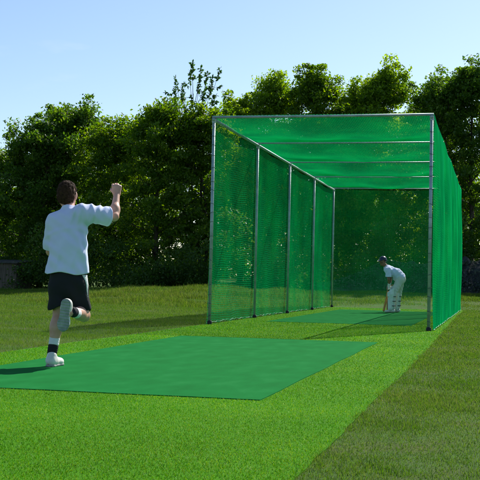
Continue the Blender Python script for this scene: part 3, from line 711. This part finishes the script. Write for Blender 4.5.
        f.cap((an[0]+.03, an[1], .055), (an[0]-.02, an[1], .06), .045, .045, .03); f.cap((an[0]-.02, an[1], .048), (an[0]-.16, an[1]-.02, .036), .045, .038, .03, ((0, 0, 1), 1.2))
        x, y, z = f.grid(); f.D = np.maximum(f.D, .002-z); s_ = f.mesh('shoe', M['shoe'], body, 1)
    # gloves: padded over the fingers
    for w, off in ((wrF, .07), (wrB, .155)):
        g = bt+bd*off; w = np.array(w); f = Field(np.minimum(w, g)-.09, np.maximum(w, g)+.09, .005); d = g-w; d /= np.linalg.norm(d)
        f.cap(w-d*.02, w+d*.03, .040, .038, .02)
        for q in (-1.5, -.5, .5, 1.5):
            b0 = w+d*.04+bd*q*.022; f.cap(b0+np.array((.02, -.01, 0)), g+bd*q*.024+np.array((.0, -.034, 0)), .015, .015, .006)
            f.cap(g+bd*q*.024+np.array((.0, -.034, 0)), g+bd*q*.024+np.array((-.034, -.010, 0)), .015, .014, .005)
            f.cap(g+bd*q*.024+np.array((-.034, -.010, 0)), g+bd*q*.024+np.array((-.022, .026, 0)), .014, .013, .005)
        f.mesh('glove', M['pad'], body, 1)
    # helmet with peak
    f = Field((-.48, -.20, 1.20), (-.12, .18, 1.52), .005)
    f.ell(P(0, -.010, .040), (.096, .116, .100), .02, A); x, y, z = f.grid(); c = P(0, 0, 0)
    lf = (x-c[0])*A[1][0]+(y-c[1])*A[1][1]+(z-c[2])*A[1][2]; lu = (x-c[0])*A[2][0]+(y-c[1])*A[2][1]+(z-c[2])*A[2][2]
    lr = (x-c[0])*A[0][0]+(y-c[1])*A[0][1]+(z-c[2])*A[0][2]
    shell(f, .016); f.D = np.maximum(f.D, np.where(lf > .02, .040-lu, np.where(lf > -.03, -.012-lu, -.035-lu)))
    D2 = np.maximum(np.maximum(np.abs(lu-.042+.25*(lf-.1))-.005, .07-lf), np.sqrt((lr/.082)**2+((lf-.085)/.082)**2)*.08-.08)
    f.D = np.minimum(f.D, D2); hm = f.mesh('helmet', M['navy'], body, 1)
    # bat
    bz = np.array(bd); bx = np.array((0, 1, 0)) - bz*bz[1]; bx /= np.linalg.norm(bx); by = np.cross(bz, bx)
    bat = empty('cricket_bat', tuple(body.matrix_basis @ Vector(bt+bd*.80)))
    bat.rotation_euler = (0, 0, math.radians(5.14))
    o0 = bt+bd*.80
    f = Field(np.minimum(bt, o0)-.1-o0, np.maximum(bt, o0)+.1-o0, .005)
    Q = lambda l, a=0, b=0: bt+bd*l+bx*a+by*b-o0
    for s_ in (-.030, .030): f.cap(Q(.32, s_), Q(.775, s_), .020, .022, .02, (by, 1.3))
    f.cap(Q(.30), Q(.76), .022, .030, .03); f.cap(Q(.24), Q(.34), .016, .022, .03)
    f.mesh('blade', M['willow'], bat, 1)
    g = MB(); g.tube([Q(-.01), Q(.0), Q(.14), Q(.28)], [.018, .0185, .0165, .0165], 12); g.build('grip', M['grip'], bat, True)
    tag(bat, 'orange-brown wooden cricket bat held upright with its toe on the mat', 'bat')
batsman()

wk = empty('wicket', (2.12, 10.98, .0115), math.radians(3))
tag(wk, 'three wooden stumps standing on the mat behind the batsman', 'stumps')
for k in (-1, 0, 1):
    mb = MB(); mb.tube([(k*.096, 0, 0), (k*.096, 0, .02), (k*.096, 0, .69), (k*.096, 0, .705)], [.018, .0175, .0175, .012], 12); mb.build('stump', M['stump'], wk, True)
for k in (-1, 1):
    mb = MB(); mb.tube([(k*.048-.047, 0, .712), (k*.048-.03, 0, .712), (k*.048, 0, .712), (k*.048+.03, 0, .712), (k*.048+.047, 0, .712)], [.005, .007, .009, .007, .005], 8); mb.build('bail', M['stump'], wk, True)
mb = MB(); mb.box((-.15, -.05, .0), (.15, .05, .018)); mb.build('stand', M['rubber'], wk, False, .004)

# ------------------------------------------------------------------ grass
def blades(name, P, hgt, wid, lean, mat, segs=1):
    n = len(P); a = rng.uniform(0, 2*np.pi, n); d = np.stack([np.cos(a), np.sin(a), 0*a], 1); pr = np.stack([-np.sin(a), np.cos(a), 0*a], 1)
    w = (wid/2)[:, None]; h = hgt[:, None]; ln = (rng.normal(0, lean, n))[:, None]
    zz = np.array([0, 0, 1.0])
    if segs == 1:
        V = np.stack([P-pr*w, P+pr*w, P+zz*h+d*ln*h], 1).reshape(-1, 3); F = np.arange(3*n).reshape(n, 3)
    else:
        mid = P+zz*h*.55+d*ln*h*.35
        V = np.stack([P-pr*w, P+pr*w, mid-pr*w*.8, mid+pr*w*.8, P+zz*h*.98+d*ln*h*1.1], 1).reshape(-1, 3)
        b = (np.arange(n)*5)[:, None]
        F = np.concatenate([b+np.array([0, 1, 3]), b+np.array([0, 3, 2]), b+np.array([2, 3, 4])])
    return mesh_np(name, V, F, mat)
def camdist(P): return np.hypot(P[:, 0]-CAM[0], P[:, 1]-CAM[1])
def inview(P, m=1.5):
    dx, dy = P[:, 0]-CAM[0], P[:, 1]-CAM[1]; z = dx*fw.x+dy*fw.y; x = dx*rt.x+dy*rt.y
    return (z > 2.5) & (np.abs(x) < z*.225+m)
def scatter(x0, x1, y0, y1, n): return np.stack([rng.uniform(x0, x1, n), rng.uniform(y0, y1, n)], 1)
def w3(P, z): return np.concatenate([P, np.asarray(z).reshape(-1, 1)], 1)

P = scatter(-.05, 4.1, -17, 15, 2600000)
P = P[inview(P, .6)]; d = camdist(P)
keep = rng.random(len(P)) < np.clip((5.0/d)**2, 0, 1)*.8
edge = np.array([rx(v) for v in np.arange(-20, 15.1, .05)]); ei = np.clip(((P[:, 1]+20)/.05).astype(int), 0, len(edge)-1)
keep &= P[:, 0] < edge[ei]
for x0, x1, y0, y1 in ((.65, 3.35, -11.43, -4.01), (.59, 3.34, 1.94, 12.11)): keep &= ~((P[:, 0] > x0) & (P[:, 0] < x1) & (P[:, 1] > y0) & (P[:, 1] < y1))
P = P[keep]; d = camdist(P); s = np.clip(d/6, 1, 3)
tag(blades('turf_fibres', w3(P, np.full(len(P), .004)), rng.uniform(.006, .013, len(P))*s**.3, rng.uniform(.0022, .0042, len(P))*s, .7, M['fibre']),
    'short bright green fibres of the artificial strip', 'turf', kind='stuff')

def rough_grass(name, x0, x1, y0, y1, n, hh, label, ref=7, lo_clump=.0, mat='grass'):
    P = scatter(x0, x1, y0, y1, n); P = P[inview(P, 1.6)]; d = camdist(P)
    cl = wob(P[:, 0]*1.9, P[:, 1]*1.9)+wob(P[:, 0]*5+3, P[:, 1]*5)*.6
    keep = rng.random(len(P)) < np.clip((ref/d)**1.6, 0, 1)*np.clip(.88+.07*cl, .7, 1)
    er = 4.06-.14*ss(P[:, 1], -9, 12)
    keep &= (P[:, 0] > er-.012+.012*np.sin(P[:, 1]*9)) | (P[:, 0] < -.10+.02*np.sin(P[:, 1]*7)) | (P[:, 1] > 15)
    P = P[keep]; d = camdist(P); cl = cl[keep]; s = np.clip(d/ref, 1, 4)
    hgt = rng.uniform(*hh, len(P))*(1+.16*np.clip(cl, -1, 2))*s**.25
    return tag(blades(name, w3(P, gh(P[:, 0], P[:, 1])-.004), hgt, rng.uniform(.0025, .005, len(P))*s, .8, M[mat]), label, 'grass', kind='stuff')
rough_grass('rough_grass', 3.8, 10, -16, 21, 4200000, (.008, .026), 'short trodden grass right of the artificial strip', 6)
rough_grass('rough_grass', -22, 0, -14, 21, 3400000, (.012, .042), 'short mown field grass left of the strip', 14)
def tall(name, x0, x1, y0, y1, n, hh, label, w=(.006, .014)):
    P = scatter(x0, x1, y0, y1, n); P = P[inview(P, 4)]
    cl = wob(P[:, 0]*1.1+2, P[:, 1]*1.7)
    keep = rng.random(len(P)) < np.clip(.6+.3*cl, .1, 1)*ss(P[:, 1], y0-.5, y0+5)
    P = P[keep]; cl = cl[keep]
    hgt = rng.uniform(*hh, len(P))*(1+.22*cl); hgt = np.where(rng.random(len(P)) < .012, hgt*1.6, hgt)
    return tag(blades(name, w3(P, gh(P[:, 0], P[:, 1])-.01), hgt, rng.uniform(*w, len(P)), .45, M['tallgrass'], 2), label, 'grass', kind='stuff')
tall('tall_grass', -8.5, -.3, 9, 20.5, 90000, (.04, .13), 'tall seeding grass on the low rise left of the cage')
tall('tall_grass', -22, -7.5, 11, 23, 90000, (.03, .09), 'longer field grass before the trees at left')
tall('tall_grass', -1.5, 8, 15.2, 22, 90000, (.03, .09), 'yellow-green field grass behind the back net')

# ------------------------------------------------------------------ mound and undergrowth
def leaf_cards(P, size, up_bias=.3, aspect=.55):
    n = len(P); N = rng.normal(size=(n, 3)); N[:, 2] += up_bias*2; N /= np.linalg.norm(N, axis=1)[:, None]
    A = np.cross(N, rng.normal(size=(n, 3))); A /= np.linalg.norm(A, axis=1)[:, None]; B = np.cross(N, A)
    s = size[:, None]
    V = np.stack([P-A*s*.5, P+B*s*aspect*.5+N*s*.06, P+A*s*.5, P-B*s*aspect*.5+N*s*.06], 1).reshape(-1, 3)
    return V, np.arange(4*n).reshape(n, 4)
def mound_z(x, y):
    pr = np.interp(x, [-2.6, -1.6, -.8, 0, .8, 1.8, 3.9, 6, 8.5, 11], [0, .12, .38, .68, .98, .92, 1.02, 1.1, .9, 0])*(1+.05*np.sin(x*2.3))
    return pr*(ss(y, 21.2, 23.0)*(1-ss(y, 24.5, 27.5)))
mxs = np.arange(-2.8, 11.2, .12); mys = np.arange(20.9, 27.8, .12); X, Y = np.meshgrid(mxs, mys, indexing='ij')
mz = mound_z(X, Y); Z = gh(X, Y)+mz*(1+.07*wob(X*1.7, Y*1.9)+.05*wob(X*5, Y*4))+.04*wob(X*3, Y*3)*np.minimum(mz*3, 1)-.03
tag(mesh_np('earth_mound', np.stack([X.ravel(), Y.ravel(), Z.ravel()], 1), gridF(len(mxs), len(mys)), M['soil'], smooth=True), kind='structure')
P = scatter(-2.4, 10.5, 21.2, 26.8, 60000); mz = mound_z(P[:, 0], P[:, 1]); k = (mz > .08) & (rng.random(len(P)) < .25+.35*np.clip(.6+.5*wob(P[:, 0]*2.2, P[:, 1]*2.5), 0, 1.4)); P = P[k]; mz = mz[k]
V, F = leaf_cards(w3(P, gh(P[:, 0], P[:, 1])+mz*1.05+rng.uniform(-.02, .16, len(P))), rng.uniform(.06, .14, len(P)), .6)
tag(mesh_np('bramble_cover', V, F, M['bramble']), 'grey-green brambles creeping over the dark mound behind the cage', 'ground cover', kind='stuff')

def clusters_to_leaves(C, per, sig, size):
    C = np.asarray(C); idx = np.repeat(np.arange(len(C)), per); off = rng.normal(size=(len(idx), 3))*np.array([1, 1, .62])*sig
    return C[idx]+off, rng.uniform(size*.65, size*1.3, len(idx))
# undergrowth under the trees
C = []
for i in range(700):
    x = rng.uniform(-24, 11); y = rng.uniform(23.0, 27.5) + (2.2 if x > -3 else 0)
    if -17.2 < x < -14.9 and y < 25.2 and rng.random() < .8: y = 25.6
    top = (1.7+.9*math.sin(x*.9)+.5*math.sin(x*2.3+1))*(1 if x < -2 else 1.2)
    C.append((x, y, gh(x, y)+rng.uniform(.1, max(.5, top))))
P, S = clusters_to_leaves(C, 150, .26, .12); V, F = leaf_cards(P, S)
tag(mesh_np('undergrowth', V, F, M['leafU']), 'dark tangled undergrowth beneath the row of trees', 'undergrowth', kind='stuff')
# the wood behind, one mass
C = []
for i in range(2100):
    x = rng.uniform(-48, 26); y = rng.uniform(39, 48); top = 7.4+1.0*math.sin(x*.35)+.7*math.sin(x*.9+2)
    C.append((x, y, rng.uniform(.1, top)))
P, S = clusters_to_leaves(C, 90, .55, .26); V, F = leaf_cards(P, S)
tag(mesh_np('far_wood', V, F, M['leafA']), 'dim wood far behind the first row of trees', 'wood', kind='stuff')

# ------------------------------------------------------------------ trees
def tree(x, y, top, R, mat, label, seed, crown0=.12, dens=1.0, leaf=.125, stems=1, shoots=6, name='broadleaf_tree'):
    r = np.random.default_rng(seed); z0 = float(gh(x, y))-.05; Ht = top-z0
    top += r.uniform(-.15, .15); root = empty(name, (x, y, z0)); tag(root, label, 'tree', 'trees behind the practice net')
    mb = MB(); lim = MB(); C = []
    for s in range(stems):
        ang = r.uniform(0, 6.28); ox, oy = (r.normal(0, .25, 2) if stems > 1 else (0, 0))
        pts = []; px, py = ox, oy
        for k in range(9):
            t = k/8; px += r.normal(0, .07)+.03*math.cos(ang)*stems; py += r.normal(0, .07)+.03*math.sin(ang)*stems; pts.append(Vector((px, py, t*Ht*.93)))
        mb.tube(pts, [max(.02, .15/math.sqrt(stems)*(1-.9*k/8)) for k in range(9)], 8)
        nl = int(38*dens/stems)+6
        for i in range(nl):
            t = crown0+.02+(1-crown0)*((i+r.random())/nl)**.85; tt = min(t, .98)*8; a = int(min(tt, 7)); p0 = pts[a].lerp(pts[a+1], min(tt-a, 1))
            env = R*((max(0, 1-((t-.42)/.60)**2)**.72 if t > .42 else .72+.28*t/.42)*.95+.06)*r.uniform(.62, 1.22)
            an = i*2.4+r.normal(0, .4); el = r.uniform(.15, .6)+.5*t
            d = Vector((math.cos(an), math.sin(an), 0)); p1 = p0+d*env*.55+Vector((0, 0, env*.55*el)); p2 = p0+d*env+Vector((0, 0, env*el*.75))
            if p2.z > Ht: p2.z = Ht-r.uniform(0, .9)
            lim.tube([p0, p1, p2], [.035*(1.15-t), .02*(1.2-t), .008], 5, False)
            for j in range(5):
                q = p0.lerp(p1, .6+.4*j/2) if j < 2 else p1.lerp(p2, (j-1)/3)
                q = q+Vector(np.clip(r.normal(0, .24, 3), -.4, .4)); C.append(q); 
                if j % 2: lim.tube([p1, q], [.012, .004], 4, False)
    for i in range(shoots):
        a = r.uniform(0, 6.28); rr = R*r.uniform(.05, .62); b = Vector((rr*math.cos(a), rr*math.sin(a), Ht*.86-rr*.3)); e = b+Vector((r.normal(0, .25), r.normal(0, .25), r.uniform(.3, 1.25)*Ht*.16))
        lim.tube([b, e], [.014, .004], 4, False)
        for q in np.linspace(.2, 1, 5): C.append(b.lerp(e, q)+Vector(r.normal(0, .06, 3)))
    mb.build('trunk', M['bark'], root, True); 
    C = np.array([tuple(c) for c in C]); idx = np.repeat(np.arange(len(C)), int(84*dens))
    sg = r.uniform(.10, .27, len(C))[idx][:, None]
    P = C[idx]+np.clip(r.normal(size=(len(idx), 3)), -1.7, 1.7)*np.array([1, 1, .6])*sg
    P = P[P[:, 2] > .25]
    V, F = leaf_cards(P, r.uniform(leaf*.6, leaf*1.5, len(P)), .25)
    lim.build('limbs', M['bark'], root, True)
    mesh_np('crown', V, F, mat, root)
    return root
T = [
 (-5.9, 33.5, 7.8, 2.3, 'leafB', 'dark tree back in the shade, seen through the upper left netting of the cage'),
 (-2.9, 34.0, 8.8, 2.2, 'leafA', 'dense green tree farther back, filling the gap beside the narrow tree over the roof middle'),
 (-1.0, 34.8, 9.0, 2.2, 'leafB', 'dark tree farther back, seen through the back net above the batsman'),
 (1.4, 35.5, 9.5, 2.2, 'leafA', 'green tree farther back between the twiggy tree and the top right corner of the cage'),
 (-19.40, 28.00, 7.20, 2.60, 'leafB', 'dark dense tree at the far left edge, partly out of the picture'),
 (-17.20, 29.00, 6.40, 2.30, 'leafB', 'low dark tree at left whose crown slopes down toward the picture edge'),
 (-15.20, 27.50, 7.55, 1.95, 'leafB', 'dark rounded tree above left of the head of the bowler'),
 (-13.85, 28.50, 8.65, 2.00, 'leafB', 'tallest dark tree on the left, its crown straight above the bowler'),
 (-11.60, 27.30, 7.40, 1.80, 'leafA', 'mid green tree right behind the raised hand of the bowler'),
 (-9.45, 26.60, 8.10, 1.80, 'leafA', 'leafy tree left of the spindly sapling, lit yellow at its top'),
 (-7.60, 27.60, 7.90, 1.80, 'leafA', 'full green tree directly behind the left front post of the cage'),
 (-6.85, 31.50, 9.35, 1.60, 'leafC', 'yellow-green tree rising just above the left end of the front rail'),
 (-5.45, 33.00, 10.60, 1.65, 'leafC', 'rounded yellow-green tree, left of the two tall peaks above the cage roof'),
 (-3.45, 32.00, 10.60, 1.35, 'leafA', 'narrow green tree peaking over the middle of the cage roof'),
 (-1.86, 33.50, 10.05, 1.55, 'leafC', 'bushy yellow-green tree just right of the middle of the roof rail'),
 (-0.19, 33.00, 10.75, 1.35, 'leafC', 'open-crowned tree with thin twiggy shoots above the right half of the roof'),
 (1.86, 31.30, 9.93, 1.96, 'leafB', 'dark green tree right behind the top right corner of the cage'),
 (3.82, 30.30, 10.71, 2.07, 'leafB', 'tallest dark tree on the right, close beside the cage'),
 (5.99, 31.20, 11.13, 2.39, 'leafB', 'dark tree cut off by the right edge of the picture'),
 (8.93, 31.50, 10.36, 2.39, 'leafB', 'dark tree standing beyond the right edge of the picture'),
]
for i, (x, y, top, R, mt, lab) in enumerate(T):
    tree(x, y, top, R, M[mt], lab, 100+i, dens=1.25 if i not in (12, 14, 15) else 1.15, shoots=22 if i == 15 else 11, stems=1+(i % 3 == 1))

# thin sapling with long drooping leaves above the canopy
def sapling(x, y, top):
    r = np.random.default_rng(5); z0 = float(gh(x, y))-.05; root = empty('young_sapling', (x, y, z0)); Ht = top-z0
    tag(root, 'spindly young tree with sparse drooping leaves rising above the canopy left of the cage', 'tree')
    mb = MB(); mb.tube([(0, 0, 0), (.05, 0, Ht*.4), (-.02, .05, Ht*.7), (.0, 0, Ht*.86)], [.06, .045, .03, .012], 8); mb.build('trunk', M['bark'], root, True)
    lim = MB(); V = []; F = []
    # tips of the shoots: sideways offset, depth offset, height below the top
    br = [(-1.30, .2, 2.05), (-1.05, -.3, 1.55), (-1.22, -.1, 1.72), (-.72, .1, .62), (-.50, .4, .95), (-.66, -.3, 1.15), (-.05, 0, .02), (-.18, .2, .35), (.30, -.2, .28), (.45, .3, .42),
          (.98, 0, .30), (.80, -.4, .70), (.62, .3, .95), (.75, .1, 1.45), (-.35, -.3, 1.35), (.15, .3, .75), (.45, -.3, 1.25), (-.85, .3, 1.9), (.30, .1, 1.75), (-.3, .2, 1.95), (.9, .2, 1.95), (0, -.3, 1.5)]
    for dx, dy, dn in br:
        dx *= 1.22; dn *= 1.1; e = Vector((dx, dy, Ht-dn)); b = Vector((dx*.10, dy*.1, max(Ht*.60, Ht-dn-1.6-abs(dx)*.3))); m_ = b.lerp(e, .6)+Vector((dx*.16, 0, -.05))
        lim.tube([b, m_, e], [.014, .009, .003], 5, False)
        ends = [(m_.lerp(e, q), (e-m_).normalized()) for q in np.linspace(.35, 1.0, 7)]
        if r.random() < .8:
            e2 = m_+Vector((dx*.35-.08+r.normal(0, .14), r.normal(0, .15), r.uniform(.0, .2))); lim.tube([m_, e2], [.006, .003], 4, False); ends += [(m_.lerp(e2, q), (e2-m_).normalized()) for q in (.5, .8, 1.0)]
        for p, ax_ in ends:
            for s in range(6):
                side_ = Vector(r.normal(size=3)); d = (ax_*r.uniform(.1, 1.0)+side_*.42+Vector((0, 0, -.38))).normalized(); sd = d.cross(Vector(r.normal(size=3))).normalized()
                ln = r.uniform(.13, .22); w = ln*.24; n0 = len(V)
                V += [p, p+d*ln*.5+sd*w, p+d*ln, p+d*ln*.5-sd*w]; F.append((n0, n0+1, n0+2, n0+3))
    lim.build('limbs', M['bark'], root, True); mesh_np('crown', [tuple(v) for v in V], F, M['leafS'], root)
sapling(-8.43, 28.5, 10.42)

# ------------------------------------------------------------------ shed at the left edge
sh = empty('timber_shed', (-15.6, 24.2, float(gh(-15.6, 24.2))-.05))
tag(sh, 'low weathered brown timber shed under the trees at the left edge', 'shed')
mb = MB(); mb.box((-1.25, -.8, 0), (1.25, .8, 1.15)); mb.build('wall', M['wood'], sh, False, .01)
for lo_, hi_ in ((-1.24, -.60), (.20, 1.24)):
    mb = MB(); mb.box((lo_, -.814, .03), (hi_, -.802, 1.135)); n_ = int((hi_-lo_)/.138)
    for k in range(n_+1):
        a = lo_+k*.138
        if a+.05 < hi_: mb.box((a, -.826, .04), (a+.03, -.812, 1.13))
    mb.build('cladding', M['wood'], sh, False, .003)
d = MB(); d.box((-.50, -.835, .05), (.12, -.803, 1.05)); dr = d.build('door', M['wood'], sh, False, .005)
h_ = MB(); h_.tube([(.05, -.85, .5), (.05, -.87, .55), (.05, -.85, .6)], .01, 6); h_.build('handle', M['steel'], dr)
mb = MB(); mb.box((-1.35, -.95, 0), (1.35, .95, .05), Matrix.Rotation(.07, 3, 'X'), (0, 0, 1.20)); mb.build('roof', M['felt'], sh, False, .008)
